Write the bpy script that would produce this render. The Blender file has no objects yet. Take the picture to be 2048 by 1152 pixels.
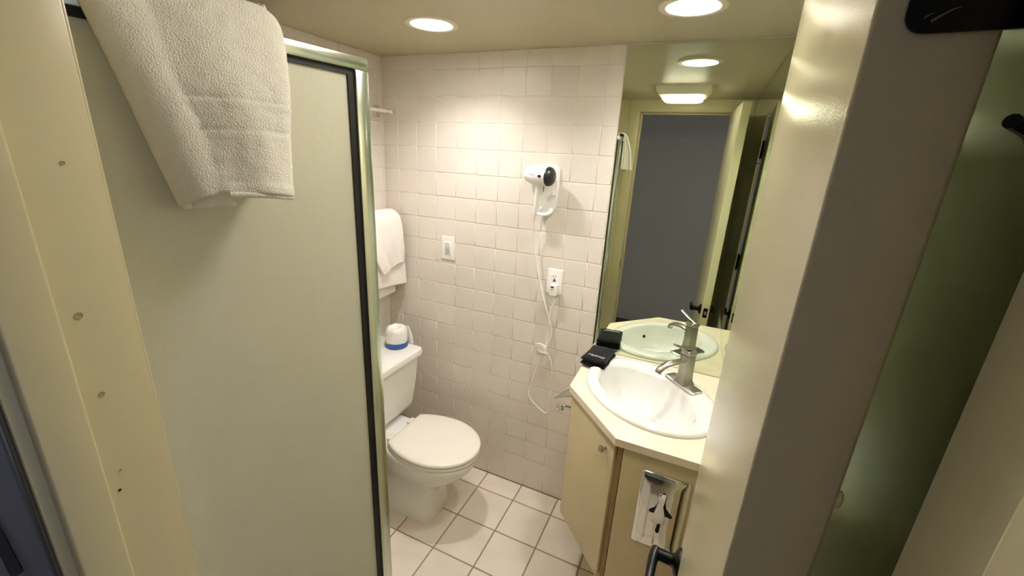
import bpy, bmesh, math, random
from mathutils import Vector, Matrix, noise as mnoise
random.seed(7)
PI = math.pi
sc = bpy.context.scene
COL = sc.collection

# ------------------------------------------------------------ camera
F, CX, CY, CZ, YAW, PIT, ROL = 843.8, 1.2999, -1.7447, 1.7059, .4131, -.3079, .0528
cy_, sy_, cp_, sp_ = math.cos(YAW), math.sin(YAW), math.cos(PIT), math.sin(PIT)
fw = Vector((-sy_*cp_, cy_*cp_, sp_)); r0 = Vector((cy_, sy_, 0)); u0 = r0.cross(fw)
rt = math.cos(ROL)*r0 + math.sin(ROL)*u0; up = -math.sin(ROL)*r0 + math.cos(ROL)*u0
cam_d = bpy.data.cameras.new('camera'); cam = bpy.data.objects.new('camera', cam_d); COL.objects.link(cam)
cam_d.sensor_width = 36; cam_d.lens = F/2048*36; cam_d.clip_start = .02; cam_d.clip_end = 50
cam.matrix_world = Matrix(((rt.x, up.x, -fw.x, CX), (rt.y, up.y, -fw.y, CY), (rt.z, up.z, -fw.z, CZ), (0, 0, 0, 1)))
sc.camera = cam

# ------------------------------------------------------------ world, exposure
w = bpy.data.worlds.new('world'); sc.world = w; w.use_nodes = True
bg = w.node_tree.nodes['Background']
bg.inputs[0].default_value = (.54, .60, .70, 1); bg.inputs[1].default_value = .70
sc.view_settings.view_transform = 'Standard'; sc.view_settings.look = 'None'
sc.view_settings.gamma = 1; sc.view_settings.use_curve_mapping = False
sc.view_settings.exposure = 1.03
sc.cycles.use_denoising = True
sc.cycles.max_bounces = 14; sc.cycles.diffuse_bounces = 7; sc.cycles.glossy_bounces = 8
sc.cycles.sample_clamp_indirect = 25.0
BULB, PANEL = 215.0, 12.5          # radiance of the downlight bulbs and of the ceiling fixture lens
LAMPC = (1.0, .98, .97); PANELC = (1.0, .93, .80)

# ------------------------------------------------------------ materials
def lin(c):
    return tuple(((v/255)/12.92 if v/255 <= .04045 else ((v/255+.055)/1.055)**2.4) for v in c) + (1,)
def mat(name, rgb, rough=.5, metal=0, spec=.5, bump=None, var=None, rnd=0, coat=0, sheen=0, emit=None):
    m = bpy.data.materials.new(name); m.use_nodes = True
    nt = m.node_tree; b = nt.nodes['Principled BSDF']; L = nt.links
    c = lin(rgb)
    b.inputs['Base Color'].default_value = c; b.inputs['Roughness'].default_value = rough
    b.inputs['Metallic'].default_value = metal; b.inputs['Specular IOR Level'].default_value = spec
    b.inputs['Coat Weight'].default_value = coat; b.inputs['Sheen Weight'].default_value = sheen
    tc = nt.nodes.new('ShaderNodeTexCoord')
    src = None
    if var:
        n = nt.nodes.new('ShaderNodeTexNoise'); n.inputs['Scale'].default_value = var[0]; n.inputs['Detail'].default_value = 4
        L.new(tc.outputs['Object'], n.inputs['Vector'])
        r = nt.nodes.new('ShaderNodeValToRGB'); r.color_ramp.elements[0].position = .3; r.color_ramp.elements[1].position = .7
        r.color_ramp.elements[0].color = lin(var[1]); r.color_ramp.elements[1].color = c
        L.new(n.outputs['Fac'], r.inputs['Fac']); src = r.outputs['Color']
    if rnd:
        oi = nt.nodes.new('ShaderNodeObjectInfo'); mp = nt.nodes.new('ShaderNodeMapRange')
        mp.inputs['To Min'].default_value = 1-rnd; mp.inputs['To Max'].default_value = 1+rnd*.4
        hs = nt.nodes.new('ShaderNodeHueSaturation'); L.new(oi.outputs['Random'], mp.inputs['Value']); L.new(mp.outputs['Result'], hs.inputs['Value'])
        if src: L.new(src, hs.inputs['Color'])
        else: hs.inputs['Color'].default_value = c
        src = hs.outputs['Color']
    if src: L.new(src, b.inputs['Base Color'])
    if bump:
        n = nt.nodes.new('ShaderNodeTexNoise'); n.inputs['Scale'].default_value = bump[0]; n.inputs['Detail'].default_value = bump[3] if len(bump) > 3 else 2
        L.new(tc.outputs['Object'], n.inputs['Vector'])
        bp = nt.nodes.new('ShaderNodeBump'); bp.inputs['Strength'].default_value = bump[1]; bp.inputs['Distance'].default_value = bump[2]
        L.new(n.outputs['Fac'], bp.inputs['Height']); L.new(bp.outputs['Normal'], b.inputs['Normal'])
    if emit:
        b.inputs['Emission Color'].default_value = tuple(emit[0]) + (1,); b.inputs['Emission Strength'].default_value = emit[1]
    return m
M = {}
M['tile'] = mat('glazed white tile', (226, 217, 207), .24, spec=.5, rnd=.025, bump=(9, .05, .004))
M['grout'] = mat('pale grout', (232, 222, 208), .7)
M['floor_tile'] = mat('beige floor tile', (238, 228, 215), .32, var=(6, (228, 215, 198)), rnd=.05, bump=(14, .1, .003))
M['floor_grout'] = mat('brown grey floor grout', (150, 132, 108), .9)
M['cream'] = mat('cream gloss paint', (206, 196, 160), .3, spec=.5, bump=(55, .10, .0015, 3))
M['door_paint'] = mat('cream door enamel', (214, 205, 170), .19, spec=.95, bump=(700, 1.0, .00018, 2))
nt = M['door_paint'].node_tree; tn = nt.nodes.new('ShaderNodeTangent'); tn.direction_type = 'RADIAL'; tn.axis = 'Z'
pb = nt.nodes['Principled BSDF']; nt.links.new(tn.outputs[0], pb.inputs['Tangent']); pb.inputs['Anisotropic'].default_value = .85; pb.inputs['Anisotropic Rotation'].default_value = 0.0   # roller strokes
M['ceiling'] = mat('cream ceiling paint', (188, 176, 146), .42, spec=.4, bump=(30, .06, .002))
M['mirror'] = mat('silvered mirror', (222, 230, 212), .0, metal=1)
M['chrome'] = mat('polished chrome', (225, 225, 220), .06, metal=1)
M['alu'] = mat('polished aluminium frame', (218, 226, 218), .2, metal=1)
M['nickel'] = mat('brushed nickel', (176, 170, 160), .3, metal=1, bump=(160, .06, .001))
M['black_metal'] = mat('oil rubbed black metal', (15, 14, 15), .28, metal=.5, spec=.5, var=(18, (9, 8, 9)))
M['rubber'] = mat('black rubber gasket', (18, 18, 20), .55)
M['porcelain'] = mat('white porcelain', (238, 236, 232), .08, spec=.55)
M['plastic'] = mat('white plastic', (240, 236, 232), .3)
M['seat_plastic'] = mat('white toilet seat plastic', (240, 234, 224), .16)
M['counter'] = mat('cream laminate countertop', (243, 229, 206), .3, var=(40, (239, 223, 198)))
M['laminate'] = mat('cream laminate cabinet', (214, 197, 158), .4, var=(5, (209, 191, 150)))
M['ply'] = mat('raw wood edge', (158, 126, 80), .6, var=(25, (140, 108, 64)))
M['terry'] = mat('white terry cloth', (248, 244, 234), .95, spec=.1, sheen=.3, bump=(560, .85, .003, 3))
M['terry2'] = mat('white bath terry', (240, 234, 228), .95, spec=.1, sheen=.3, bump=(300, .6, .003, 3))
M['black_terry'] = mat('black terry cloth', (20, 20, 25), .95, spec=.1, sheen=.15, bump=(380, .8, .003, 3))
M['thread'] = mat('pale embroidery thread', (190, 190, 196), .7)
M['paper'] = mat('white paper', (244, 240, 236), .8, bump=(60, .3, .004))
M['blue'] = mat('blue printed band', (56, 88, 158), .5)
M['dark'] = mat('dark plastic', (34, 30, 34), .4)
M['slot'] = mat('black slot', (12, 11, 11), .7)
M['redbtn'] = mat('dark red button', (120, 42, 36), .5)
M['greyprint'] = mat('grey print', (150, 148, 150), .5)
M['pinkprint'] = mat('faded red print', (214, 150, 140), .6)
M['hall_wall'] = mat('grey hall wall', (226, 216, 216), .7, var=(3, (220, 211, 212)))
M['hall_wall_shaded'] = mat('grey hall wall darkened as shade', (128, 130, 140), .7)  # darker copy of the hall wall; the dimness is put into the colour
M['hall_floor'] = mat('dark hall carpet', (70, 66, 64), .95)
M['hall_blue'] = mat('blue painted wall', (70, 110, 180), .7)
M['casing_shaded'] = mat('casing paint darkened as shade', (92, 86, 76), .5)  # hall-side casing: shade of the dim hall put into the paint colour
M['bulb'] = mat('lamp glass', (255, 250, 240), .4, emit=(LAMPC, BULB))
M['bulb2'] = mat('lamp glass two', (255, 250, 240), .4, emit=(LAMPC, BULB*.75))
M['lens'] = mat('light diffuser', (255, 250, 235), .4, emit=(PANELC, PANEL))
M['housing'] = mat('white fixture housing', (232, 226, 206), .4)
M['reflector'] = mat('bright can reflector', (218, 218, 214), .2, metal=1)
M['ring'] = mat('white trim ring', (226, 218, 192), .35)
M['nail'] = mat('filled nail hole', (168, 156, 118), .7)
M['nailpit'] = mat('open nail hole', (60, 50, 40), .9)
M['box_cream'] = mat('cream card', (222, 206, 170), .6)
# frosted glass: rough see-through sheet with a milky surface
m = bpy.data.materials.new('frosted shower glass'); m.use_nodes = True; nt = m.node_tree; nt.nodes.clear()
o_ = nt.nodes.new('ShaderNodeOutputMaterial'); df = nt.nodes.new('ShaderNodeBsdfDiffuse'); tl = nt.nodes.new('ShaderNodeBsdfTranslucent')
gl = nt.nodes.new('ShaderNodeBsdfGlossy'); rf = nt.nodes.new('ShaderNodeBsdfRefraction')
m1 = nt.nodes.new('ShaderNodeMixShader'); m2 = nt.nodes.new('ShaderNodeMixShader'); m3 = nt.nodes.new('ShaderNodeMixShader')
df.inputs[0].default_value = lin((238, 236, 222)); tl.inputs[0].default_value = lin((247, 247, 236))
gl.inputs[0].default_value = (.9, .9, .88, 1); gl.inputs['Roughness'].default_value = .38
rf.inputs[0].default_value = lin((236, 240, 226)); rf.inputs['Roughness'].default_value = .45; rf.inputs['IOR'].default_value = 1.1
m1.inputs[0].default_value = .34; m2.inputs[0].default_value = .10; m3.inputs[0].default_value = .07
nt.links.new(df.outputs[0], m1.inputs[1]); nt.links.new(tl.outputs[0], m1.inputs[2])
nt.links.new(m1.outputs[0], m2.inputs[1]); nt.links.new(rf.outputs[0], m2.inputs[2])
nt.links.new(m2.outputs[0], m3.inputs[1]); nt.links.new(gl.outputs[0], m3.inputs[2]); nt.links.new(m3.outputs[0], o_.inputs[0])
tc = nt.nodes.new('ShaderNodeTexCoord'); nn = nt.nodes.new('ShaderNodeTexNoise'); nn.inputs['Scale'].default_value = 160
bp = nt.nodes.new('ShaderNodeBump'); bp.inputs['Strength'].default_value = .25; bp.inputs['Distance'].default_value = .001
nt.links.new(tc.outputs['Object'], nn.inputs['Vector']); nt.links.new(nn.outputs['Fac'], bp.inputs['Height'])
for s in (df, tl, gl, rf): nt.links.new(bp.outputs[0], s.inputs['Normal'])
M['frost'] = m

# ------------------------------------------------------------ helpers
def obj(name, bm, m, parent=None, smooth=True, angle=35):
    me = bpy.data.meshes.new(name)
    bmesh.ops.recalc_face_normals(bm, faces=bm.faces[:])
    if smooth:
        for f in bm.faces: f.smooth = True
        for e in bm.edges:
            if len(e.link_faces) == 2 and e.calc_face_angle(0) > math.radians(angle): e.smooth = False
    bm.to_mesh(me); bm.free()
    me.materials.append(M[m] if isinstance(m, str) else m)
    return link(name, me, parent)
def link(name, me, parent=None):
    o = bpy.data.objects.new(name, me); COL.objects.link(o)
    if parent: attach(o, parent)
    return o
def attach(o, parent):
    o.parent = parent
    if parent.type == 'EMPTY': o.matrix_parent_inverse = Matrix.Translation(-parent.location)
def tag(o, label, cat, group=None, kind=None):
    o['label'] = label; o['category'] = cat
    if group: o['group'] = group
    if kind: o['kind'] = kind
    return o
def thing(name, loc, label, cat, group=None, kind=None):
    o = bpy.data.objects.new(name, None); COL.objects.link(o); o.location = loc; o.empty_display_size = .05
    return tag(o, label, cat, group, kind)
def struct(o, label=None):
    o['kind'] = 'structure'
    if label: o['label'] = label; 
    return o
def B(): return bmesh.new()
def box(bm, x0, x1, y0, y1, z0, z1, bev=0, seg=2):
    t = B(); bmesh.ops.create_cube(t, size=1)
    for v in t.verts: v.co = Vector(((x0+x1)/2+v.co.x*(x1-x0), (y0+y1)/2+v.co.y*(y1-y0), (z0+z1)/2+v.co.z*(z1-z0)))
    if bev: bmesh.ops.bevel(t, geom=t.edges[:], offset=bev, segments=seg, affect='EDGES', profile=.5)
    return join(bm, t)
def join(bm, t):
    me = bpy.data.meshes.new('tmp'); t.to_mesh(me); t.free(); n = len(bm.verts); bm.from_mesh(me); bpy.data.meshes.remove(me)
    bm.verts.ensure_lookup_table(); return bm
def bx(*a, **k): return box(B(), *a, **k)
def loft(bm, rings, cap0=True, cap1=True, closed=True):
    vr = [[bm.verts.new(p) for p in r] for r in rings]
    n = len(vr[0])
    for a, b in zip(vr, vr[1:]):
        for i in range(n if closed else n-1):
            j = (i+1) % n; bm.faces.new((a[i], a[j], b[j], b[i]))
    if cap0: bm.faces.new(list(reversed(vr[0])))
    if cap1: bm.faces.new(vr[-1])
    return bm
def prism(bm, poly, z0, z1, bev=0, seg=2):
    t = B(); loft(t, [[(x, y, z0) for x, y in poly], [(x, y, z1) for x, y in poly]])
    if bev: bmesh.ops.bevel(t, geom=t.edges[:], offset=bev, segments=seg, affect='EDGES', profile=.5)
    return join(bm, t)
def frame(d):
    d = Vector(d).normalized(); a = Vector((0, 0, 1)) if abs(d.z) < .9 else Vector((1, 0, 0))
    x = a.cross(d).normalized(); return x, d.cross(x), d
def lathe(bm, prof, o, d=(0, 0, 1), n=40, sx=1, sy=1, cap0=True, cap1=True):
    x, y, z = frame(d); o = Vector(o)
    return loft(bm, [[o + z*h + x*(r*sx*math.cos(2*PI*i/n)) + y*(r*sy*math.sin(2*PI*i/n)) for i in range(n)] for r, h in prof], cap0, cap1)
def smooth_path(pts, k=6):
    P = [Vector(p) for p in pts]; P = [P[0]*2-P[1]] + P + [P[-1]*2-P[-2]]; out = []
    for i in range(1, len(P)-2):
        for j in range(k):
            t = j/k; a, b, c, d = P[i-1], P[i], P[i+1], P[i+2]
            out.append(.5*((2*b)+(c-a)*t+(2*a-5*b+4*c-d)*t*t+(3*b-a-3*c+d)*t*t*t))
    out.append(P[-2]); return out
def tube(bm, pts, r, n=10, r1=None, k=6, sx=1, sy=1, ref=None):
    P = smooth_path(pts, k) if k else [Vector(p) for p in pts]
    rings = []; x = None
    for i, p in enumerate(P):
        d = (P[min(i+1, len(P)-1)]-P[max(i-1, 0)]).normalized()
        if x is None: x = (Vector(ref) if ref else frame(d)[0])
        x = (x-d*x.dot(d)).normalized(); y = d.cross(x)
        q = r + ((r1-r)*i/(len(P)-1) if r1 is not None else 0)
        rings.append([p+x*(q*sx*math.cos(2*PI*j/n))+y*(q*sy*math.sin(2*PI*j/n)) for j in range(n)])
    return loft(bm, rings)
def rod(bm, a, b, r, n=16): return tube(bm, [a, b], r, n, k=0)
def ell(cx, cy, a, b, rot, z, n=72):
    c, s = math.cos(rot), math.sin(rot)
    return [(cx+a*math.cos(t)*c-b*math.sin(t)*s, cy+a*math.cos(t)*s+b*math.sin(t)*c, z) for t in (2*PI*i/n for i in range(n))]
def rrect(x0, x1, y0, y1, r, k=6):
    out = []
    for cx, cy, a in ((x1-r, y1-r, 0), (x0+r, y1-r, 90), (x0+r, y0+r, 180), (x1-r, y0+r, 270)):
        out += [(cx+r*math.cos(math.radians(a+90*i/k)), cy+r*math.sin(math.radians(a+90*i/k))) for i in range(k+1)]
    return out
def flat_holes(outer, holes, z):
    bm = B(); es = []
    for loop in [outer]+holes:
        vs = [bm.verts.new((p[0], p[1], z)) for p in loop]
        es += [bm.edges.new((vs[i], vs[(i+1) % len(vs)])) for i in range(len(vs))]
    bmesh.ops.triangle_fill(bm, use_beauty=True, use_dissolve=False, edges=es)
    return bm

# ------------------------------------------------------------ room shell
XL, XR, YF, ZC = -.196, 1.485, -1.53, 2.108
YH = -1.635                         # hall face of the entrance wall
JL, JR = .775, 1.41                # faces of the door opening
MX = .943                          # where the tile ends and the mirror begins
LAMPS = [(.36, -.39), (1.18, -.36)]

floor = struct(obj('floor', bx(XL-.1, XR+.1, YF-.11, .1, -.06, -.0025), 'floor_grout', smooth=False))
tile_cache = {}
def tile_mesh(kind, a, b, th=.0065, bev=.0024):
    key = (kind, round(a, 4), round(b, 4))
    if key not in tile_cache:
        bm = B(); a2, b2 = a/2, b/2
        r = lambda i, h: [(-a2+i, -b2+i, h), (a2-i, -b2+i, h), (a2-i, b2-i, h), (-a2+i, b2-i, h)]
        loft(bm, [r(0, 0), r(0, th-bev*.8), r(bev*.45, th-bev*.22), r(bev, th)], cap0=False)
        me = bpy.data.meshes.new(kind); bmesh.ops.recalc_face_normals(bm, faces=bm.faces[:])
        for f in bm.faces: f.smooth = len(f.verts) == 4 and f.normal.z < .99
        bm.to_mesh(me); bm.free(); me.materials.append(M[kind]); tile_cache[key] = me
    return tile_cache[key]
def joints(a, b, start, pitch):
    k = math.ceil((a-start)/pitch - 1e-6); out = [a]
    while start+k*pitch < b-1e-6:
        v = start+k*pitch
        if v-out[-1] > .012: out.append(v)
        k += 1
    if b-out[-1] < .012 and len(out) > 1: out[-1] = b
    else: out.append(b)
    return out
def tiles(parent, kind, us, vs, basis, gap, name, tilt=.004, skip=None):
    o, U, V, N = basis
    for i in range(len(us)-1):
        for j in range(len(vs)-1):
            a, b = us[i+1]-us[i]-gap, vs[j+1]-vs[j]-gap
            if a < .006 or b < .006: continue
            u, v = (us[i]+us[i+1])/2, (vs[j]+vs[j+1])/2
            if skip and skip(u, v): continue
            t = link(name, tile_mesh(kind, a, b), parent)
            p = Vector(o)+Vector(U)*u+Vector(V)*v+Vector(N)*random.uniform(-.0002, .0002)
            R = Matrix((U, V, N)).transposed().to_4x4()
            R = Matrix.Translation(p) @ R @ Matrix.Rotation(random.uniform(-tilt, tilt), 4, 'X') @ Matrix.Rotation(random.uniform(-tilt, tilt), 4, 'Y')
            t.matrix_world = R
FT = .2065
tiles(floor, 'floor_tile', joints(XL, XR, .4487, FT), joints(YF, 0, -.1187, FT), ((0, 0, -.0065), (1, 0, 0), (0, 1, 0), (0, 0, 1)), .006, 'floor_tile', .002,
      skip=lambda u, v: (u < .1 and v < -.75) or (u < .62 and v < -1.2) or (u < .45 and v < -1.0))
BASE = .1746
wz = joints(0, ZC, BASE, .11); wz = [z for z in wz if z == 0 or z >= BASE-1e-6]
wall_back = struct(obj('wall_back', bx(XL-.1, XR+.1, .0022, .12, 0, ZC+.02), 'grout', smooth=False))
tiles(wall_back, 'tile', joints(XL, MX, 0, .11), wz, ((0, .0065, 0), (1, 0, 0), (0, 0, 1), (0, -1, 0)), .0018, 'wall_tile', .0011)
wall_left = struct(obj('wall_left', bx(XL-.12, XL-.0022, YF-.1, .1, 0, ZC+.02), 'grout', smooth=False))
tiles(wall_left, 'tile', joints(YF, -.001, -.033, .11), wz, ((XL-.0065, 0, 0), (0, 1, 0), (0, 0, 1), (1, 0, 0)), .0018, 'wall_tile', .0011)
wall_right = struct(obj('wall_right', bx(XR+.005, XR+.12, YF-.1, .1, 0, ZC+.02), 'cream', smooth=False))
b = bx(-2.2, JL-.02, YH+.004, YF, 0, 2.42); box(b, JR+.02, 3.6, YH+.004, YF, 0, 2.42); box(b, JL-.02, JR+.02, YH+.004, YF, 2.05, 2.42)
wall_front = struct(obj('wall_front', b, 'cream', smooth=False))
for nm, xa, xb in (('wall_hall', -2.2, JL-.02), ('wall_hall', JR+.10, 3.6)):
    struct(obj(nm, bx(xa, xb, YH-.004, YH+.004, 0, 2.42), 'hall_wall_shaded', smooth=False))
circ = lambda x, y, r, n=40: [(x+r*math.cos(2*PI*i/n), y+r*math.sin(2*PI*i/n)) for i in range(n)]
ceiling = struct(obj('ceiling', flat_holes([(XL-.1, YF-.05), (XR+.1, YF-.05), (XR+.1, .1), (XL-.1, .1)], [circ(x, y, .074) for x, y in LAMPS], ZC), 'ceiling', smooth=False))
struct(obj('ceiling_light_block', bx(XL-.12, XR+.12, YF-.1, .12, 2.30, 2.34), 'hall_wall', smooth=False))  # unseen slab added above the ceiling to block light
# hall outside the door
struct(obj('floor_hall', bx(-2.2, 3.6, -2.95, YF-.11, -.06, -.004), 'hall_floor', smooth=False))
struct(obj('ceiling_hall', bx(-2.2, 3.6, -2.95, YH, 2.42, 2.46), 'hall_wall', smooth=False))
struct(obj('wall_hall_far', bx(-2.2, 3.6, -2.95, -2.85, 0, 2.42), 'hall_wall', smooth=False))

# door frame: jambs, stops, casings
fr = thing('trim_1', (JL, YF, 0), 'cream painted door frame with stops and nail holes around the doorway', 'door frame', kind='structure')
b = bx(JL-.02, JL, YH, YF+.001, 0, 2.05, bev=.0015); obj('jamb', b, 'cream', fr)
b = bx(JR, JR+.02, YH, YF+.001, 0, 2.05, bev=.0015); obj('jamb', b, 'cream', fr)
obj('head_jamb', bx(JL-.02, JR+.02, YH, YF+.001, 2.03, 2.05, bev=.0015), 'cream', fr)
obj('door_stop', bx(JL-.001, JL+.011, -1.626, -1.588, 0, 2.03, bev=.003, seg=3), 'cream', fr)
obj('door_stop', bx(JR-.011, JR+.001, -1.626, -1.588, 0, 2.03, bev=.003, seg=3), 'cream', fr)
obj('door_stop', bx(JL, JR, -1.626, -1.588, 2.019, 2.031, bev=.003, seg=3), 'cream', fr)
for (x0, x1, z0, z1) in ((JL-.070, JL-.002, 0, 2.033), (JR+.003, XR, 0, 2.033), (JL-.075, XR, 2.033, ZC)):
    obj('casing', bx(x0, x1, YF, YF+.004, z0, z1, bev=.0015), 'cream', fr)
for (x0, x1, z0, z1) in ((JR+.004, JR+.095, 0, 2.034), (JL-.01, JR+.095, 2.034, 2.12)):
    obj('hall_casing', bx(x0, x1, YH-.014, YH, z0, z1, bev=.004), 'casing_shaded', fr)
obj('casing_bead', bx(JL-.016, JL-.004, YH-.003, YH, 0, 2.034, bev=.001), 'casing_shaded', fr)
for y, z, r, mm in ((-1.572, 1.538, .0030, 'nail'), (-1.571, 1.452, .0024, 'nail'), (-1.578, 1.337, .0014, 'nailpit'), (-1.555, 1.678, .0016, 'nail'), (-1.573, 1.36, .0009, 'nail')):
    obj('nail_head', lathe(B(), [(r*1.25, -.0005), (r, .0008), (r*.5, .0003)], (JL, y, z), (1, 0, 0), 14), mm, fr)
obj('strike_plate', bx(JL-.0005, JL+.0012, -1.556, -1.530, .90, .965, bev=.0004), 'black_metal', fr)

# ------------------------------------------------------------ door (open, leaning beside the right wall)
dr = thing('door_1', (1.40, -1.515, 0), 'open cream door with black lever handles and black hinges', 'door', kind='structure')
C0 = Vector((1.350, -1.500, 0)); A0 = Vector((1.386, -.870, 0)); dW = (A0-C0).normalized(); dT = Vector((dW.y, -dW.x, 0))
DW = (A0-C0).length; TH = .042
DM = Matrix(((dW.x, dT.x, 0, C0.x), (dW.y, dT.y, 0, C0.y), (0, 0, 1, 0), (0, 0, 0, 1)))     # local: w along door, t thickness, z
def dobj(name, bm, m, parent=dr, **k):
    bmesh.ops.transform(bm, matrix=DM, verts=bm.verts[:]); return obj(name, bm, m, parent, **k)
dobj('door_slab', bx(0, DW, 0, TH, .012, 2.02, bev=.0022, seg=3), 'door_paint')
def lever(sgn, t0):
    zc, wc = .868, DW-.068
    L_ = dobj('lever_handle', tube(B(), [(wc, t0+sgn*.006, zc), (wc, t0+sgn*.03, zc), (wc, t0+sgn*.046, zc)], .0135, 16), 'black_metal')
    dobj('rose', lathe(B(), [(.031, 0), (.031, .004), (.027, .009), (.018, .012), (.013, .017)], (wc, t0, zc), (0, sgn, 0), 32), 'black_metal', L_)
    pts = [(wc+.006, t0+sgn*.050, zc), (wc-.012, t0+sgn*.053, zc+.001), (wc-.05, t0+sgn*.053, zc+.003), (wc-.09, t0+sgn*.051, zc-.001), (wc-.118, t0+sgn*.048, zc-.008)]
    dobj('lever_arm', tube(B(), pts, .0155, 16, r1=.0095, sx=1.0, sy=.8, ref=(0, 0, 1)), 'black_metal', L_)
lever(-1, 0); 
zc = .868
L2 = dobj('lever_handle', tube(B(), [(DW-.062, TH+.001, zc), (DW-.062, TH+.024, zc)], .0105, 16, k=0), 'black_metal')
dobj('rose', lathe(B(), [(.031, 0), (.031, .004), (.026, .008), (.018, .010)], (DW-.062, TH, zc), (0, 1, 0), 32), 'black_metal', L2)
dobj('lever_arm', tube(B(), [(DW-.056, TH+.026, zc), (DW-.08, TH+.027, zc+.001), (DW-.13, TH+.027, zc+.002), (DW-.175, TH+.025, zc-.006)], .011, 16, r1=.008, sx=1, sy=.7, ref=(0, 0, 1)), 'black_metal', L2)
lp = dobj('latch_plate', bx(DW-.0005, DW+.0012, .009, .033, zc-.029, zc+.029, bev=.0005), 'black_metal')
dobj('latch_bolt', bx(DW, DW+.009, .014, .028, zc-.011, zc+.011, bev=.003), 'nickel', lp)
for zh in (1.81, 1.07, .22):
    hp = [(t, z) for t, z in rrect(.0105, TH+.012, zh-.05, zh+.05, .0075)]
    bm = B(); loft(bm, [[(-.0016, t, z) for t, z in hp], [(.0005, t, z) for t, z in hp]])
    h = dobj('hinge', bm, 'black_metal')
    dobj('hinge_knuckle', lathe(B(), [(.003, -.058), (.006, -.054), (.0065, -.05), (.0065, .05), (.006, .054), (.003, .058)], (-.012, TH+.008, zh), (0, 0, 1), 20), 'black_metal', h)
    obj('jamb_leaf', bx(JR-.0016, JR+.0005, -1.57, -1.532, zh-.05, zh+.05, bev=.0005), 'black_metal', h)
    for i, (t, dz) in enumerate(((.018, -.035), (.03, -.018), (.018, .018), (.03, .035))):
        dobj('screw', lathe(B(), [(.0036, 0), (.0034, .0005), (.001, .0002)], (-.0016, t, zh+dz), (-1, 0, 0), 12), 'nickel' if False else 'black_metal', h)
dobj('paint_drip', lathe(B(), [(.0004, -.006), (.0016, -.004), (.0022, 0), (.0015, .004), (.0004, .006)], (.002, TH+.0008, 1.536), (0, 0, 1), 14), 'door_paint')
# scratch on the top hinge leaf: worn paint showing grey
sm = mat('worn scratch', (120, 118, 110), .5)
for (t0, z0, t1, z1, wd) in ((.0165, 1.7655, .0195, 1.767, .0007), (.019, 1.764, .0245, 1.7675, .0013), (.0225, 1.7665, .0268, 1.7685, .0008)):
    dobj('scratch', tube(B(), [(-.0017, t0, z0), (-.0018, (t0+t1)/2, (z0+z1)/2+.0003), (-.0017, t1, z1)], wd*.5, 6, r1=.0001, k=3), sm, dr)
st = dobj('hinge_pin_stop', tube(B(), [(-.009, TH+.008, 1.727), (.002, TH+.018, 1.724), (.014, TH+.026, 1.720)], .0028, 10), 'black_metal')
dobj('rubber_bumper', lathe(B(), [(.0035, 0), (.004, .003), (.003, .006)], (.014, TH+.026, 1.720), (.6, .75, -.1), 16), 'plastic', st)

# ------------------------------------------------------------ mirrors
mir = tag(obj('wall_mirror', bx(MX+.003, XR-.001, -.004, .004, .888, 2.1005, bev=.0008, seg=1), 'mirror', smooth=False), 'large frameless wall mirror above the sink, beside the tiled wall', 'mirror')
mir2 = tag(obj('side_mirror', bx(XR-.001, XR+.004, YF+.014, -.006, .888, 2.1005, bev=.0008, seg=1), 'mirror', smooth=False), 'frameless mirror on the right wall, behind the open door', 'mirror')

# ------------------------------------------------------------ ceiling lights
def downlight(x, y, label, bulb):
    t = thing('recessed_downlight', (x, y, ZC), label, 'ceiling light', 'recessed ceiling downlights')
    obj('trim_ring', lathe(B(), [(.070, -.0005), (.0705, -.004), (.078, -.0055), (.088, -.0035), (.0895, .0005)], (x, y, ZC), (0, 0, 1), 56, cap0=False, cap1=False), 'ring', t)
    obj('reflector', lathe(B(), [(.0705, -.003), (.069, .012), (.064, .045), (.055, .085), (.050, .0951), (.001, .0955)], (x, y, ZC), (0, 0, 1), 56, cap0=False, cap1=True), 'reflector', t)
    obj('bulb', lathe(B(), [(.001, .048), (.020, .0482), (.036, .0495), (.043, .053), (.044, .058), (.036, .076), (.016, .092)], (x, y, ZC), (0, 0, 1), 32), bulb, t)
    return t
downlight(*LAMPS[0], 'round recessed ceiling downlight above the toilet, near the tiled wall', 'bulb')
downlight(*LAMPS[1], 'round recessed ceiling downlight above the sink, in front of the mirror', 'bulb2')
cf = thing('ceiling_fixture', (1.08, -1.05, ZC), 'low rectangular white ceiling light with glowing lens, seen in the mirror', 'ceiling light')
def rr3(cx, cy, a, b, r, z): return [(x, y, z) for x, y in rrect(cx-a, cx+a, cy-b, cy+b, r)]
obj('housing', loft(B(), [rr3(1.08, -1.05, .146, .13, .03, ZC), rr3(1.08, -1.05, .144, .128, .03, ZC-.018), rr3(1.08, -1.05, .128, .112, .03, ZC-.042), rr3(1.08, -1.05, .112, .098, .025, ZC-.048)]), 'housing', cf)
obj('lens', loft(B(), [rr3(1.08, -1.05, .108, .094, .02, ZC-.046), rr3(1.08, -1.05, .106, .092, .02, ZC-.062), rr3(1.08, -1.05, .09, .076, .02, ZC-.07)]), 'lens', cf)

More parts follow.
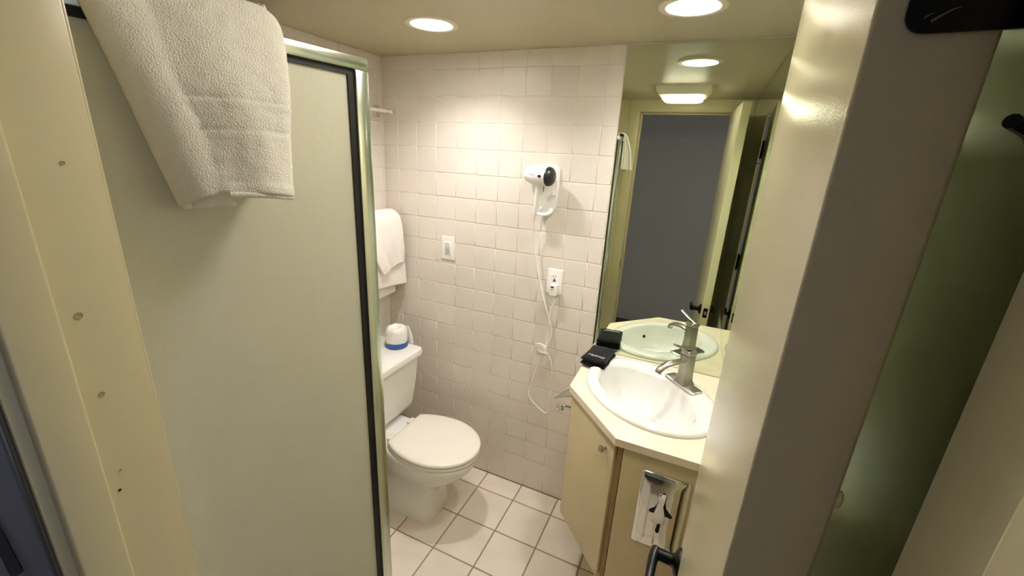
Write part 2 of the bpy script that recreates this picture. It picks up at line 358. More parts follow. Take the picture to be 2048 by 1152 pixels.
# ------------------------------------------------------------ shower enclosure (neo-angle, corner by the doorway)
SD = Vector((.1455, .9894)); S0 = Vector((.6813, -1.528)); P1 = S0+SD*.386; P2 = Vector((.14, -.625))
sh = thing('shower_enclosure', (S0.x, -1.35, 0), 'frosted glass corner shower enclosure with shiny metal frame and black gasket', 'shower')
pan_poly = [(XL+.002, YF+.002), (.703, YF+.002), (P1.x+.022, P1.y+.012), (.155, -.595), (XL+.002, -.595)]
pn = tag(obj('shower_pan', prism(B(), pan_poly, 0, .085, bev=.008), 'porcelain'), 'white raised shower base beneath the frosted enclosure', 'shower base')
def seg_box(a, c, half, z0, z1, bev=0, e0=0, e1=0):
    a, c = Vector(a), Vector(c); d = (c-a); L = d.length; d /= L
    bm = bx(-e0, L+e1, -half, half, z0, z1, bev=bev)
    bmesh.ops.transform(bm, matrix=Matrix(((d.x, -d.y, 0, a.x), (d.y, d.x, 0, a.y), (0, 0, 1, 0), (0, 0, 0, 1))), verts=bm.verts[:]); return bm
S3 = Vector((XL+.002, -.625))
ZH0, ZH1, ZS = 1.8225, 1.845, .085
for i, (a, c) in enumerate(((S0, P1), (P1, P2), (P2, S3))):
    hd = obj('header', seg_box(a, c, .0125, ZH0, ZH1, bev=.005, e1=(.013, .012, 0)[i], e0=0 if i == 0 else -.008), 'alu', sh)
    obj('sill', seg_box(a, c, .0125, ZS, ZS+.028, bev=.003), 'alu', sh)
    d = (c-a).normalized(); q0 = a+d*(.001 if i == 0 else .03); q1 = c-d*(.0250 if i == 0 else .03)
    nm = 'shower_door' if i == 1 else 'glass_panel'
    g = obj(nm, seg_box(q0, q1, .0025, ZS+.036, ZH0-.0075), 'frost', sh, smooth=False)
    bm = seg_box(q0, q1, .0055, ZH0-.0078, ZH0+.001); 
    join(bm, seg_box(q0, q1, .0055, ZS+.027, ZS+.037)); join(bm, seg_box(q1, q1+d*.0125, .0055, ZS+.027, ZH0)); (i and join(bm, seg_box(q0-d*.008, q0, .0055, ZS+.027, ZH0)))
    obj('gasket', bm, 'rubber', g, smooth=False)
for q, s in ((P1, .0135), (P2, .0135)):
    obj('post', seg_box(q-SD*s, q+SD*s, .0105, ZS, ZH0+.002, bev=.003), 'alu', sh)
obj('wall_channel', bx(XL+.001, XL+.014, -.64, -.61, ZS, ZH0, bev=.002), 'alu', sh)
dd = (P2-P1).normalized(); nn_ = Vector((-dd.y, dd.x)); nn_ = nn_ if nn_.y > 0 else -nn_
hp = P1+dd*.05
hb = seg_box(hp+nn_*.012-dd*.012, hp+nn_*.012+dd*.012, .0035, 1.035, 1.16, bev=.002)
join(hb, seg_box(hp+nn_*.005-dd*.008, hp+nn_*.005+dd*.008, .008, 1.05, 1.075)); join(hb, seg_box(hp+nn_*.005-dd*.008, hp+nn_*.005+dd*.008, .008, 1.12, 1.145))
obj('door_handle', hb, 'alu', sh)

# towel over the shower header
def towel_header():
    # control rows: right edge, front fold, left side of the roll, from the crest over the header down to the hem
    R_ = [(.699, -1.300, 1.878), (.735, -1.300, 1.868), (.753, -1.297, 1.841), (.777, -1.314, 1.770), (.786, -1.327, 1.708), (.793, -1.337, 1.636)]
    D_ = [(.690, -1.440, 1.872), (.713, -1.441, 1.866), (.728, -1.439, 1.838), (.747, -1.435, 1.768), (.758, -1.421, 1.710), (.767, -1.416, 1.643)]
    L_ = [(.681, -1.492, 1.866), (.699, -1.490, 1.852), (.704, -1.484, 1.826), (.709, -1.467, 1.760), (.714, -1.454, 1.700), (.718, -1.437, 1.634)]
    R_, D_, L_ = [smooth_path(q, 20) for q in (R_, D_, L_)]
    bm = B(); sect = []; n = len(R_)
    for k in range(n):
        v = k/(n-1); r, dd_, l = R_[k], D_[k], L_[k]; pts = []
        nrm = Vector((.95, -.25, .15))
        band = 0
        for zb_ in (1.750, 1.7135): band -= .0022*math.exp(-((r.z-zb_)/.0016)**2)-.0010*math.exp(-((r.z-zb_+.005)/.003)**2)
        hem = .0018 if v > .965 else 0
        for i in range(29):
            u = i/28
            q = r.lerp(dd_, u)+nrm*(.010*math.sin(u*PI)**.8*(.3+.7*v)+.0022*math.sin(u*8+v*5)*v+band+hem-.005*math.exp(-u*26))
            pts.append(q)
        for i in range(1, 15):                              # the rolled left side
            u = i/14; q = dd_.lerp(l, u)+Vector((.55, -.8, 0))*(.017*math.sin(u*PI)**.75)+Vector((0, 0, -.010*v*v*u))
            pts.append(q)
        c = l+Vector((0, 0, -.010*v*v))
        for a_ in (.5, 1.0, 1.6, 2.2, 2.8):                 # curls behind itself
            pts.append(c+Vector((-.007*(1-math.cos(a_))+.0, .012*math.sin(a_)*.6+.004*a_, -.004*v)))
        e = pts[-1]
        for i in range(1, 7): pts.append(e+Vector((.003*i/6+.001*math.sin(i), .010*i, -.002*v)))
        sect.append(pts)
    side = []
    for k in range(8, n):
        r = R_[k]; xb_ = .6813+(r.y+1.528)*.147+.017; row = []
        for i in range(13):
            u = i/12; row.append(Vector((r.x-.003+(xb_-r.x)*u, r.y-.004-.0035*(1-math.cos(u*6*PI))*.5+.004*u, r.z+.006*u*(k/n))))
        side.append(row)
    loft(bm, side, cap0=False, cap1=False, closed=False)
    back = []
    for k in range(1, 12):
        dz = .026*k; f = min(1, k/2)
        back.append([Vector((p.x-.020*f, p.y, p.z-dz+.004*(1-f))) for p in sect[0]])
    loft(bm, list(reversed(back))+sect, cap0=False, cap1=False, closed=False)
    for v in bm.verts:
        v.co += Vector((.9, -.3, 0))*(mnoise.noise(v.co*70)*.0016+mnoise.noise(v.co*240)*.0006)
    return bm
tw = obj('hand_towel', towel_header(), 'terry', angle=180)
md = tw.modifiers.new('solid', 'SOLIDIFY'); md.thickness = .006; md.offset = -.2
tag(tw, 'cream white hand towel with ribbed bands hung over the shower frame', 'towel')
bm = B(); tube(bm, [(.790, -1.338, 1.6345), (.794, -1.360, 1.6375), (.789, -1.385, 1.6405), (.776, -1.412, 1.6415)], .0036, 10, ref=(0, 0, 1)); obj('hem', bm, 'terry', tw)

# ------------------------------------------------------------ towel bars and bath towels on the left wall
def towel_bar(z, x, ys, label, mt):
    t = thing('towel_bar', (XL, ys[0], z), label, 'towel bar')
    obj('bar', rod(B(), (x, ys[0], z), (x, ys[1], z), .0085, 20), mt, t)
    for y in (ys[0]+.02, ys[1]-.035):
        br = obj('bracket', bx(XL, XL+.006, y-.018, y+.018, z-.026, z+.026, bev=.002), 'chrome', t)
        obj('bracket_post', bx(XL+.004, x+.006, y-.008, y+.008, z-.010, z+.010, bev=.002), 'chrome', br)
    for y in ys: obj('end_cap', lathe(B(), [(.0085, -.004), (.0105, -.003), (.0105, .003), (.0085, .004)], (x, y, z), (0, 1, 0), 20), 'chrome', t)
    return t
towel_bar(1.866, -.130, (-.50, -.014), 'white towel bar with chrome ends, empty, high on the left tiled wall', 'plastic')
towel_bar(1.345, -.140, (-.54, -.03), 'chrome towel bar holding the white bath towels behind the shower post', 'chrome')
def drape(name, xb, zb, rad, y0, y1, front, backl, seed, label, mt='terry2', slant=(0, 0), thick=.012, flare=0.0, side=0.0):
    bm = B(); rings = []; ny = 34
    path = [(xb-rad, zb-backl*(1-k/10)) for k in range(10)]
    path += [(xb-rad*math.cos(a), zb+rad*math.sin(a)) for a in [PI*i/8 for i in range(9)]]
    nf = 26
    path += [(xb+rad+flare*math.sin(k/nf*PI*.5), zb-front*k/nf) for k in range(1, nf+1)]
    for i, (x, z) in enumerate(path):
        f = max(0, (i-18)/nf) if i > 18 else 0
        r = []
        for j in range(ny+1):
            u = j/ny; ya = y0+side*f; y = ya+(y1-ya)*u
            dz = (slant[0]+(slant[1]-slant[0])*u)*f
            wv = (.006*math.sin(u*9+seed+f*2)+.003*math.sin(u*21+seed*2))*f
            r.append((x+wv+.004*mnoise.noise(Vector((y*20, z*14, seed))), y, z+dz))
        rings.append(r)
    loft(bm, rings, cap0=False, cap1=False, closed=False)
    o = obj(name, bm, mt, angle=180); md = o.modifiers.new('solid', 'SOLIDIFY'); md.thickness = thick; md.offset = 1
    md2 = o.modifiers.new('sub', 'SUBSURF'); md2.levels = 1; md2.render_levels = 1
    return tag(o, label, 'towel')
drape('bath_towel', -.140, 1.345, .012, -.50, -.052, .375, .30, 1, 'white bath towel hanging lowest on the bar, hem showing under the others', slant=(-.02, .01), thick=.010, flare=.012)
drape('bath_towel', -.140, 1.345, .032, -.50, -.018, .315, .24, 3, 'thick folded white bath towel on the bar between two other towels', slant=(.03, -.005), thick=.016, flare=.022)
drape('bath_towel', -.140, 1.345, .056, -.33, -.036, .185, .15, 5, 'short white towel draped outermost over the bath towels on the bar', slant=(-.05, .0), thick=.014, flare=.014, side=.13)

# ------------------------------------------------------------ toilet
TY = -.335
tl_ = thing('toilet', (.15, TY, 0), 'white two-piece toilet with closed lid standing against the left wall', 'toilet')
def sup(x0, x1, hw, z, e=2.2, n=56, fx=.5):
    cx = x0+(x1-x0)*fx; out = []
    for i in range(n):
        t = 2*PI*i/n; c, s = math.cos(t), math.sin(t)
        ax = (x1-cx) if c > 0 else (cx-x0)
        out.append((cx+math.copysign(abs(c)**(2/e), c)*ax, TY+math.copysign(abs(s)**(2/e), s)*hw, z))
    return out
bowl = [sup(.015, .362, .118, 0, 5), sup(.015, .362, .118, .012, 5), sup(.03, .355, .108, .05, 4.5), sup(.05, .352, .098, .12, 4.2), sup(.06, .365, .098, .17, 3.4),
        sup(.06, .42, .120, .215, 2.8), sup(.06, .485, .148, .265, 2.5), sup(.065, .525, .166, .31, 2.35), sup(.07, .543, .174, .345, 2.3), sup(.07, .546, .176, .362, 2.3), sup(.075, .540, .172, .370, 2.3)]
obj('bowl', loft(B(), bowl), 'porcelain', tl_, angle=60)
def lidline(z, ins=0):
    pts = []; n = 40
    for i in range(n+1):
        t = i/n; x = .145+(.552-.145)*(1-math.cos(PI*t))/2
        q = (x-.335)/.217 if x > .335 else (.335-x)/.19*.72
        w = .178*math.sqrt(max(0, 1-q*q))
        pts.append((x, w))
    out = [(x, TY+max(w-ins, .0), z) for x, w in pts] + [(x, TY-max(w-ins, 0), z) for x, w in reversed(pts[:-1])]
    return [(min(max(x, .145+ins), .552-ins), y, z) for x, y, z in out]
obj('seat', loft(B(), [lidline(.370, .006), lidline(.374, .001), lidline(.384, .001), lidline(.387, .005)]), 'seat_plastic', tl_, angle=50)
obj('lid', loft(B(), [lidline(.390, .004), lidline(.393, .0), lidline(.400, .0), lidline(.406, .004), lidline(.4085, .012), lidline(.4095, .04)]), 'seat_plastic', tl_, angle=60)
obj('bowl_deck', bx(-.13, .20, TY-.115, TY+.115, .30, .378, bev=.02, seg=4), 'porcelain', tl_)
for s in (-1, 1): obj('hinge_cap', bx(.118, .150, TY+s*.075-.022, TY+s*.075+.022, .376, .396, bev=.005, seg=3), 'seat_plastic', tl_)
tk = [[(x, y, z) for x, y in rrect(-.185, xf, TY-hw, TY+hw, .028)] for z, xf, hw in ((.405, .055, .165), (.415, .066, .178), (.44, .072, .186), (.56, .082, .203), (.70, .090, .214))]
obj('tank', loft(B(), tk), 'porcelain', tl_, angle=50)
lidp = lambda z, i: [(x, y, z) for x, y in rrect(-.190+i, .110-i, TY-.226+i, TY+.226-i, .03-i*.5)]
obj('tank_lid', loft(B(), [lidp(.698, .006), lidp(.702, .001), lidp(.722, .0), lidp(.732, .004), lidp(.7355, .012)]), 'porcelain', tl_, angle=40)
for s in (-1, 1): obj('bolt_cap', lathe(B(), [(.014, 0), (.014, .008), (.009, .016), (.002, .019)], (.10, TY+s*.127, 0), (0, 0, 1), 20), 'porcelain', tl_)
obj('flush_lever', tube(B(), [(.088, TY-.165, .655), (.102, TY-.165, .655), (.106, TY-.145, .652), (.106, TY-.095, .648)], .006, 12), 'chrome', tl_)

# wrapped spare roll on the tank
RX, RY, RZ = -.018, -.172, .7355
rl = thing('spare_paper_roll', (RX, RY, RZ), 'white paper-wrapped spare toilet roll with blue band on the tank lid', 'toilet roll')
def crinkle(bm, amp, sc_, keep=None):
    for v in bm.verts:
        d = mnoise.noise(v.co*sc_)*amp+mnoise.noise(v.co*sc_*2.7)*amp*.5
        rad = Vector((v.co.x-RX, v.co.y-RY, 0)); rad = rad.normalized() if rad.length > .004 else Vector((0, 0, 1))
        v.co += rad*d+Vector((0, 0, d*.6 if v.co.z > RZ+.09 else 0))
    return bm
pr = [(.052, .001), (.053, .012), (.053, .03), (.0535, .05), (.053, .07), (.052, .088), (.048, .100), (.040, .107), (.028, .108), (.020, .104), (.012, .094), (.004, .09)]
obj('wrapper', crinkle(lathe(B(), pr, (RX, RY, RZ), (0, 0, 1), 48), .004, 38), 'paper', rl, angle=180)
obj('blue_band', lathe(B(), [(.0545, .003), (.0556, .006), (.0556, .028), (.0545, .031)], (RX, RY, RZ), (0, 0, 1), 48, cap0=False, cap1=False), 'blue', rl)
bm = B(); tube(bm, [(RX+.03, RY+.045, RZ+.10), (RX+.04, RY+.052, RZ+.06), (RX+.046, RY+.056, RZ+.004)], .012, 10, r1=.016, sx=.25, ref=(0, 1, 0)); obj('wrapper_flap', bm, 'paper', rl)
sb = thing('card_box', (-.105, -.235, RZ), 'small cream box with a dark dot, beside the wrapped roll on the tank', 'box')
obj('box_body', bx(-.128, -.088, -.262, -.218, RZ+.0005, RZ+.058, bev=.003), 'box_cream', sb)
obj('dot', lathe(B(), [(.005, 0), (.005, .0012), (.003, .0014)], (-.088, -.238, RZ+.036), (1, 0, 0), 16), 'dark', sb)

# ------------------------------------------------------------ switch, outlet
def wplate(t, x, z, w_, h_):
    ring = lambda i, y: [(a, y, c) for a, c in rrect(x-w_/2+i, x+w_/2-i, z-h_/2+i, z+h_/2-i, .004-i*.2)]
    return obj('cover_plate', loft(B(), [ring(0, 0), ring(0, -.004), ring(.002, -.0062), ring(.004, -.0068)]), 'plastic', t)
sw = thing('light_switch', (.181, 0, 1.245), 'white rocker light switch on the tiled wall above the toilet', 'light switch')
wplate(sw, .181, 1.245, .073, .116)
obj('rocker_frame', bx(.163, .199, -.0085, -.006, 1.211, 1.279, bev=.0008), 'plastic', sw)
bm = B(); loft(bm, [[(.1655, -.008, 1.214), (.1965, -.008, 1.214), (.1965, -.008, 1.276), (.1655, -.008, 1.276)], [(.1665, -.0088, 1.215), (.1955, -.0088, 1.215), (.1955, -.0135, 1.275), (.1665, -.0135, 1.275)]]); obj('rocker', bm, 'plastic', sw)
for z in (1.197, 1.293): obj('screw', lathe(B(), [(.003, 0), (.0028, .0008), (.001, .001)], (.181, -.0066, z), (0, -1, 0), 12), 'plastic', sw)
ot = thing('wall_outlet', (.744, 0, 1.168), 'white electrical outlet with dark red test button on the tiled wall', 'outlet')
wplate(ot, .744, 1.168, .073, .116)
obj('receptacle_face', bx(.7275, .7605, -.0088, -.006, 1.134, 1.202, bev=.001), 'plastic', ot)
for dx in (-.0063, .0063): obj('slot', bx(.744+dx-.0012, .744+dx+.0012, -.0092, -.0085, 1.1915, 1.2000), 'slot', ot)
obj('ground_hole', lathe(B(), [(.0026, 0), (.0026, .0006)], (.744, -.0086, 1.1855), (0, -1, 0), 14), 'slot', ot)
obj('reset_button', bx(.7375, .7505, -.0100, -.0085, 1.1745, 1.1800, bev=.0004), 'redbtn', ot)
obj('test_button', bx(.7375, .7505, -.0100, -.0085, 1.1690, 1.1722, bev=.0004), 'slot', ot)

# ------------------------------------------------------------ hair dryer, mount, cord
mt_ = thing('dryer_mount', (.68, 0, 1.56), 'white plastic wall cradle behind the hair dryer', 'wall holder')
mp_ = [(.640, 1.668), (.716, 1.668), (.7265, 1.655), (.7285, 1.58), (.722, 1.50), (.706, 1.468), (.690, 1.458), (.655, 1.464), (.640, 1.50), (.632, 1.58), (.630, 1.655)]
bm = B(); loft(bm, [[(x, 0, z) for x, z in mp_], [(x, -.012, z) for x, z in mp_], [(.68+(x-.68)*.93, -.018, 1.56+(z-1.56)*.97) for x, z in mp_]]); obj('back_plate', bm, 'plastic', mt_)
obj('cradle_lip', tube(B(), [(.655, -.015, 1.49), (.652, -.045, 1.478), (.668, -.062, 1.470), (.692, -.058, 1.470), (.704, -.035, 1.476), (.706, -.014, 1.49)], .0065, 10, sx=1.4), 'plastic', mt_)
obj('cradle_arm', tube(B(), [(.634, -.016, 1.60), (.632, -.05, 1.585), (.640, -.055, 1.54), (.650, -.045, 1.49)], .005, 10), 'plastic', mt_)
obj('side_catch', bx(.706, .722, -.034, -.014, 1.546, 1.562, bev=.003), 'plastic', mt_)
hd_ = thing('hair_dryer', (.68, -.08, 1.46), 'white hair dryer with dark rear grille hung in its wall cradle', 'hair dryer')
ax = Vector((math.cos(.20), -math.sin(.20), -.03)); ob = Vector((.618, -.066, 1.628))
obj('body', lathe(B(), [(.020, -.002), (.030, .0), (.0345, .004), (.038, .02), (.0405, .045), (.041, .065), (.0400, .082), (.0385, .090)], ob, ax, 44), 'plastic', hd_)
g = obj('rear_grille', lathe(B(), [(.0385, .0), (.0385, .004), (.036, .012), (.028, .020), (.014, .025), (.002, .026)], ob+ax*.090, ax, 40), 'dark', hd_)
for k in range(3): obj('grille_rib', tube(B(), [ob+ax*(.104)+Vector((0, 0, 1))*(.032-.032*k)+Vector((.0, .0, 0)), ob+ax*.1165+Vector((0, 0, 1))*(.0-.0*k)], .0012, 6, k=0), 'greyprint', g)
obj('nozzle', lathe(B(), [(.030, 0), (.031, -.006), (.027, -.010), (.022, -.006)], ob, ax, 40), 'plastic', hd_)
hx = ob+ax*.052+Vector((0, 0, -.036))
obj('handle', tube(B(), [hx+Vector((0, 0, .012)), hx+Vector((-.003, .004, -.02)), hx+Vector((-.008, .010, -.06)), hx+Vector((-.014, .016, -.10)), hx+Vector((-.018, .018, -.122))], .0215, 20, r1=.0125, sx=.85, ref=(1, 0, 0)), 'plastic', hd_)
rv = Vector((ax.y, -ax.x, 0)); rv = rv if rv.y < 0 else -rv
bt = ob+ax*.072+rv*.0405
obj('speed_button', lathe(B(), [(.0075, -.002), (.0075, .0022), (.005, .003)], bt, rv, 20, sx=1, sy=.72), 'dark', hd_)
obj('brand_print', tube(B(), [ob+ax*(.018)+rv*.0372+Vector((0, 0, .004)), ob+ax*.048+rv*.0405+Vector((0, 0, .002))], .0016, 6, k=0), 'greyprint', hd_)
obj('seam', tube(B(), [hx+Vector((.0185, -.002, .008)), hx+Vector((.0165, .002, -.028))], .0013, 6, k=0), 'dark', hd_)
hbm = hx+Vector((-.018, .018, -.122))
obj('strain_relief', tube(B(), [hbm, hbm+Vector((-.004, .002, -.02))], .006, 12, r1=.0035, k=0), 'plastic', hd_)
cz = [(.646, 1.35), (.660, 1.261), (.694, 1.127), (.738, 1.003), (.756, .933), (.744, .867), (.702, .752), (.680, .664), (.664, .590), (.688, .547), (.739, .509), (.768, .504), (.780, .570), (.780, .666), (.775, .758), (.760, .805), (.736, .832), (.734, .890), (.738, .990), (.742, 1.040), (.757, 1.082), (.752, 1.108)]
cyy = [-.034, -.032, -.030, -.030, -.026, -.020, -.016, -.022, -.026, -.026, -.024, -.022, -.024, -.026, -.03, -.03, -.028, -.018, -.020, -.022, -.026, -.026]
cpts = [hbm+Vector((-.004, .002, -.016)), hbm+Vector((-.006, .008, -.04))]+[Vector((x, y, z)) for (x, z), y in zip(cz, cyy)]
obj('cord', tube(B(), cpts, .0032, 8, k=6), 'plastic', hd_)
pl = obj('plug', bx(.734, .767, -.044, -.0092, 1.112, 1.162, bev=.004, seg=3), 'plastic', hd_)
obj('plug_button', bx(.7415, .7545, -.0455, -.0435, 1.150, 1.158, bev=.0006), 'redbtn', pl)
obj('plug_test_button', bx(.7415, .7545, -.0455, -.0435, 1.141, 1.146, bev=.0006), 'box_cream', pl)
bm = B(); n = 8
loft(bm, [[(x+dx, y, z) for x, y, z in ((.687, -.040, .866), (.712, -.036, .872), (.738, -.039, .868))] for dx in (0,)] +
     [[(.689, -.039, .845), (.713, -.034, .848), (.742, -.038, .843)], [(.693, -.038, .826), (.716, -.034, .825), (.750, -.037, .828)], [(.700, -.037, .809), (.722, -.035, .811), (.757, -.036, .818)]], cap0=False, cap1=False, closed=False)
tg = obj('warning_tag', bm, 'paper', hd_); md = tg.modifiers.new('solid', 'SOLIDIFY'); md.thickness = .0008
for k, mm in enumerate(('greyprint', 'pinkprint', 'greyprint', 'pinkprint')):
    z = .862-.009*k; x0 = .690+.0015*k; obj('print_line', tube(B(), [(x0, -.0405+.0006*k, z-.001), (.713, -.0366+.0006*k, z+.002), (.732+.002*k, -.0392+.0006*k, z-.001)], .0006, 5, k=2), mm, tg)

# ------------------------------------------------------------ vanity
ZT = .886
cpoly = [(MX+.004, -.001), (.952, -.360), (1.172, -.595), (XR-.001, -.595), (XR-.001, -.001)]
SC = (1.225, -.272); ROT = -PI/4
hole = [(x, y) for x, y, z in ell(*SC, .245, .19, ROT, 0, 56)]
def ring_solid(outer, holes, z0, z1):
    bm = flat_holes(outer, holes, z1); t = flat_holes(outer, holes, z0); join(bm, t)
    for loop in [outer]+holes:
        vs0 = [bm.verts.new((x, y, z0)) for x, y in loop]; vs1 = [bm.verts.new((x, y, z1)) for x, y in loop]
        for i in range(len(loop)):
            j = (i+1) % len(loop); bm.faces.new((vs0[i], vs0[j], vs1[j], vs1[i]))
    bmesh.ops.remove_doubles(bm, verts=bm.verts[:], dist=1e-5)
    return bm
ct = tag(obj('vanity_countertop', ring_solid(cpoly, [hole], ZT-.026, ZT), 'counter', smooth=False), 'cream corner countertop with a cut-off front edge around the sink', 'countertop')
# sink
sk = thing('oval_sink', (SC[0], SC[1], ZT), 'white oval drop-in sink set diagonally in the cream countertop', 'sink')
uv = lambda u, v: (SC[0]+(u+v)/math.sqrt(2), SC[1]+(-u+v)/math.sqrt(2))
def sring(a, b_, v0, z): c = uv(0, v0); return ell(c[0], c[1], a, b_, ROT, z, 88)
rim = [sring(.268, .212, .004, ZT+.0005), sring(.269, .213, .004, ZT+.006), sring(.264, .208, .004, ZT+.012), sring(.254, .198, .004, ZT+.0155), sring(.236, .178, .0, ZT+.0165), sring(.222, .160, -.006, ZT+.015),
       sring(.214, .150, -.012, ZT+.010), sring(.209, .1435, -.014, ZT-.002)]
obj('rim', loft(B(), rim, cap0=False, cap1=False), 'porcelain', sk, angle=60)
bas = [sring(.209, .1435, -.014, ZT-.002), sring(.203, .138, -.014, ZT-.025), sring(.192, .129, -.014, ZT-.06), sring(.170, .112, -.013, ZT-.095), sring(.135, .088, -.012, ZT-.120), sring(.085, .057, -.010, ZT-.134), sring(.03, .026, -.008, ZT-.139), sring(.02, .02, -.008, ZT-.140)]
obj('basin', loft(B(), bas, cap0=False, cap1=True), 'porcelain', sk, angle=60)
dc = uv(0, -.008)
obj('drain', lathe(B(), [(.022, 0), (.022, .0025), (.015, .003), (.012, .001), (.002, .002)], (dc[0], dc[1], ZT-.140), (0, 0, 1), 28), 'chrome', sk)
oc = uv(0, -.136); obj('overflow_hole', lathe(B(), [(.008, 0), (.008, .002), (.006, .0025), (.005, .001)], (oc[0], oc[1], ZT-.037), (.68, .68, .25), 20), 'slot', sk)
# faucet (local: u along base plate, v toward mirror corner)
FC = uv(.002, .160)
ft = thing('faucet', (FC[0], FC[1], ZT+.016), 'brushed nickel single-lever faucet with square tower on the sink', 'faucet')
s2 = 1/math.sqrt(2)
FM = Matrix(((s2, s2, 0, FC[0]), (-s2, s2, 0, FC[1]), (0, 0, 1, ZT+.0145), (0, 0, 0, 1)))
def fobj(name, bm, parent=ft, m='nickel', **k):
    bmesh.ops.transform(bm, matrix=FM, verts=bm.verts[:]); return obj(name, bm, m, parent, **k)
def rz(a, b_, r, z): return [(x, y, z) for x, y in rrect(-a, a, -b_, b_, r)]
fobj('base_plate', loft(B(), [rz(.078, .027, .012, 0), rz(.078, .027, .012, .005), rz(.073, .022, .009, .009)]))
fobj('tower', loft(B(), [rz(.029, .027, .005, .008), rz(.0275, .0255, .005, .014), rz(.022, .021, .004, .026), rz(.0205, .020, .004, .05), rz(.019, .019, .004, .119), rz(.0185, .0185, .004, .125)]))
fobj('spout', tube(B(), [(0, -.008, .098), (0, -.04, .101), (0, -.075, .100), (0, -.105, .093), (0, -.125, .080), (0, -.131, .068)], .0105, 20, sx=1.35, sy=.95, ref=(1, 0, 0)))
fobj('spout_collar', bx(-.0165, .0165, -.024, -.016, .083, .116, bev=.003))
h = fobj('lever_cap', loft(B(), [rz(.0195, .0195, .004, .128), rz(.021, .021, .004, .131), rz(.021, .021, .004, .141), rz(.018, .018, .004, .146)]))
fobj('lever_blade', tube(B(), [(0, .018, .143), (0, .0, .149), (0, -.03, .157), (0, -.066, .170), (0, -.075, .174)], .0075, 16, r1=.006, sx=1.5, sy=.6, ref=(1, 0, 0)), h)

# cabinet
dv = Vector((1.172-.952, -.595+.360)).normalized(); nv = Vector((dv.y, -dv.x)); nv = nv if nv.y < 0 else -nv
CA = Vector((.952, -.36))
kb = [(MX+.020, -.002), (.972, -.352), (1.181, -.576), (XR-.002, -.576), (XR-.002, -.002)]
cab = thing('vanity_cabinet', (1.2, -.3, .29), 'wall-hung cream corner vanity cabinet with one diagonal door under the countertop', 'cabinet')
zb, zt = .292, ZT-.0265
wallp = lambda a, c, th, z0, z1, bev=0: seg_box(a, c, th/2, z0, z1, bev=bev)
obj('side_panel', bx(MX+.018, MX+.034, -.346, -.002, zb, zt), 'laminate', cab, smooth=False)
obj('bottom_panel', prism(B(), kb, zb, zb+.016), 'laminate', cab, smooth=False)
q0 = CA-nv*.012+dv*.004; q1 = CA-nv*.012+dv*.306
dpanel = obj('cabinet_door', seg_box(q0-nv*.009, q1-nv*.009, .009, zb-.004, zt-.013, bev=.0012), 'laminate', cab)
obj('stile', bx(1.181, 1.1965, -.579, -.560, zb, zt), 'ply', cab, smooth=False)
obj('front_panel', bx(1.1985, XR-.002, -.581, -.563, zb-.004, zt-.006, bev=.0012), 'laminate', cab)
obj('top_rail', seg_box(q0-nv*.022, q1-nv*.022, .006, zt-.05, zt), 'ply', cab, smooth=False)
kp = CA-nv*.012+dv*.262
obj('knob', lathe(B(), [(.005, 0), (.0048, .010), (.009, .014), (.0125, .018), (.0125, .022), (.008, .026), (.002, .027)], (kp.x, kp.y, .803), (nv.x, nv.y, 0), 24), 'nickel', dpanel)

# tissue dispenser on the front panel
YP = -.581
td = thing('tissue_dispenser', (1.335, YP, .66), 'mirror-polished tissue dispenser plate with a tissue hanging out of it', 'tissue dispenser')
def tring(i, y): return [(x, y, z) for x, z in rrect(1.262+i, 1.408-i, .520+i, .801-i, .010)]
obj('plate', loft(B(), [tring(0, YP), tring(0, YP-.003), tring(.004, YP-.007), tring(.012, YP-.0095), tring(.03, YP-.0105)]), 'chrome', td, angle=180)
star = [(1.337, .746), (1.343, .742), (1.346, .733), (1.345, .712), (1.349, .693), (1.358, .682), (1.369, .672), (1.371, .664), (1.364, .660), (1.352, .663), (1.343, .655), (1.342, .625), (1.342, .597), (1.339, .590), (1.333, .590), (1.330, .597), (1.330, .625), (1.329, .655), (1.320, .663), (1.308, .660), (1.301, .664), (1.303, .672), (1.314, .682), (1.323, .693), (1.327, .712), (1.327, .733), (1.330, .742)]
bm = B(); loft(bm, [[(x, YP-.0095, z) for x, z in star], [(x, YP-.0109, z) for x, z in star]]); obj('opening', bm, 'slot', td, smooth=False)
bm = B()
rows = [(.742, 1.330, 1.344, .0105), (.725, 1.328, 1.343, .016), (.705, 1.324, 1.340, .020), (.688, 1.320, 1.345, .025), (.665, 1.315, 1.351, .029), (.648, 1.314, 1.352, .030), (.641, 1.316, 1.350, .024)]
loft(bm, [[(x0+(x1-x0)*i/6, YP-d-.004*math.sin(i/6*PI+z*60), z) for i in range(7)] for z, x0, x1, d in rows], cap0=False, cap1=False, closed=False)
o = obj('tissue', bm, 'paper', td, angle=180); md = o.modifiers.new('solid', 'SOLIDIFY'); md.thickness = .0012
bm = B(); loft(bm, [[(x+.004*math.sin(z*40), YP-.015-.004*i, z) for i, x in enumerate((1.327, 1.332))] for z in (.735, .70, .665, .63, .60, .57, .54)], cap0=False, cap1=False, closed=False)
o = obj('tissue_fold', bm, 'paper', td, angle=180); md = o.modifiers.new('solid', 'SOLIDIFY'); md.thickness = .0015

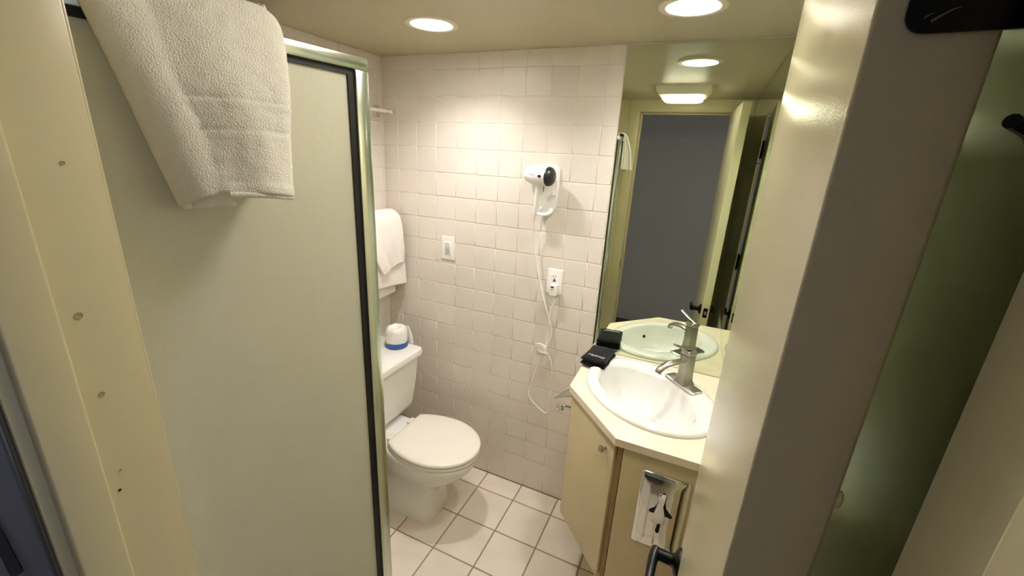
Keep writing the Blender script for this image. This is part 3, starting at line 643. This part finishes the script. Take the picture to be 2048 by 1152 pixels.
# toilet-paper holder on the cabinet's side
th_ = thing('paper_holder', (MX+.018, -.27, .76), 'small chrome roll holder with a white paper end beside the cabinet', 'paper holder')
obj('wall_plate', bx(MX+.010, MX+.018, -.30, -.26, .715, .765, bev=.002), 'chrome', th_)
obj('arm', tube(B(), [(MX+.012, -.28, .742), (.925, -.283, .742), (.902, -.290, .740)], .006, 14), 'chrome', th_)
obj('end_disc', lathe(B(), [(.014, -.003), (.017, 0), (.017, .005), (.012, .008), (.010, .006), (.002, .006)], (.905, -.292, .736), (-.25, -.9, .2), 28), 'chrome', th_)
bm = B()
rows = [((.957, -.270, .830), (.957, -.245, .772)), ((.932, -.276, .828), (.930, -.250, .768)), ((.905, -.270, .802), (.905, -.250, .760)), ((.885, -.265, .776), (.885, -.250, .753)), ((.866, -.260, .751), (.866, -.255, .744))]
loft(bm, [[Vector(a)+(Vector(c)-Vector(a))*i/5+Vector((0, 0, .007*math.sin(i/5*PI))) for i in range(6)] for a, c in rows], cap0=False, cap1=False, closed=False)
o = obj('paper_end', bm, 'paper', th_, angle=180); md = o.modifiers.new('solid', 'SOLIDIFY'); md.thickness = .0015

# black washcloth folded on the counter
wc = thing('washcloth', (.995, -.095, ZT), 'folded black washcloth with pale embroidered lettering on the counter corner', 'washcloth')
def pillow(a, b_, z0, th, seed, n=16, fold=0):
    bm = B(); g0, g1 = [], []
    for i in range(n+1):
        r0_, r1_ = [], []
        for j in range(n+1):
            u, v = i/n*2-1, j/n*2-1
            e = (1-abs(u)**7)**.5*(1-abs(v)**7)**.5
            nz = mnoise.noise(Vector((u*1.6, v*1.6, seed)))*.004+mnoise.noise(Vector((u*4, v*4, seed+3)))*.0015
            x, y = u*a*(1+.03*math.sin(v*3+seed)), v*b_*(1+.03*math.sin(u*3+seed*2))
            r1_.append(bm.verts.new((x, y, z0+th*.5+th*.5*e+nz*e+fold*(1-v)*.002)))
            r0_.append(bm.verts.new((x, y, z0+th*.5-th*.5*e)))
        g0.append(r0_); g1.append(r1_)
    for i in range(n):
        for j in range(n):
            bm.faces.new((g1[i][j], g1[i+1][j], g1[i+1][j+1], g1[i][j+1])); bm.faces.new((g0[i][j], g0[i][j+1], g0[i+1][j+1], g0[i+1][j]))
    bmesh.ops.remove_doubles(bm, verts=bm.verts[:], dist=1e-5)
    return bm
WM = Matrix.Translation((1.000, -.112, ZT+.004)) @ Matrix.Rotation(math.radians(-6), 4, 'Z')
def wobj(name, bm, m='black_terry', parent=wc, **k):
    bmesh.ops.transform(bm, matrix=WM, verts=bm.verts[:]); return obj(name, bm, m, parent, **k)
wobj('lower_fold', pillow(.054, .084, .0, .019, 1), angle=180)
wobj('upper_fold', pillow(.052, .081, .0195, .018, 4), angle=180)
tcu = bpy.data.curves.new('lettering', 'FONT'); tcu.body = 'Makeup'; tcu.size = .023; tcu.align_x = 'CENTER'; tcu.extrude = .0006; tcu.shear = .3
to = bpy.data.objects.new('lettering', tcu); COL.objects.link(to); bpy.context.view_layer.update()
me = bpy.data.meshes.new_from_object(to.evaluated_get(bpy.context.evaluated_depsgraph_get())); bpy.data.objects.remove(to); me.name = 'lettering'
me.transform(WM @ Matrix.Translation((.002, -.048, .0395)) @ Matrix.Rotation(math.radians(2), 4, 'Z')); me.materials.clear(); me.materials.append(M['thread'])
link('lettering', me, wc)

# ------------------------------------------------------------ things in the hall at the left edge
bm = B(); wp = [(.639, 1.300), (.643, 1.300), (.668, 1.226), (.652, 1.222)]  # small dark wedge shape, not identified
loft(bm, [[(x, YH-.005, z) for x, z in wp], [(x, YH-.012, z) for x, z in wp]])
tag(obj('dark_wedge', bm, 'dark', smooth=False), 'small dark wedge-shaped strip on the dim hall wall, lower left edge', 'dark_strip')
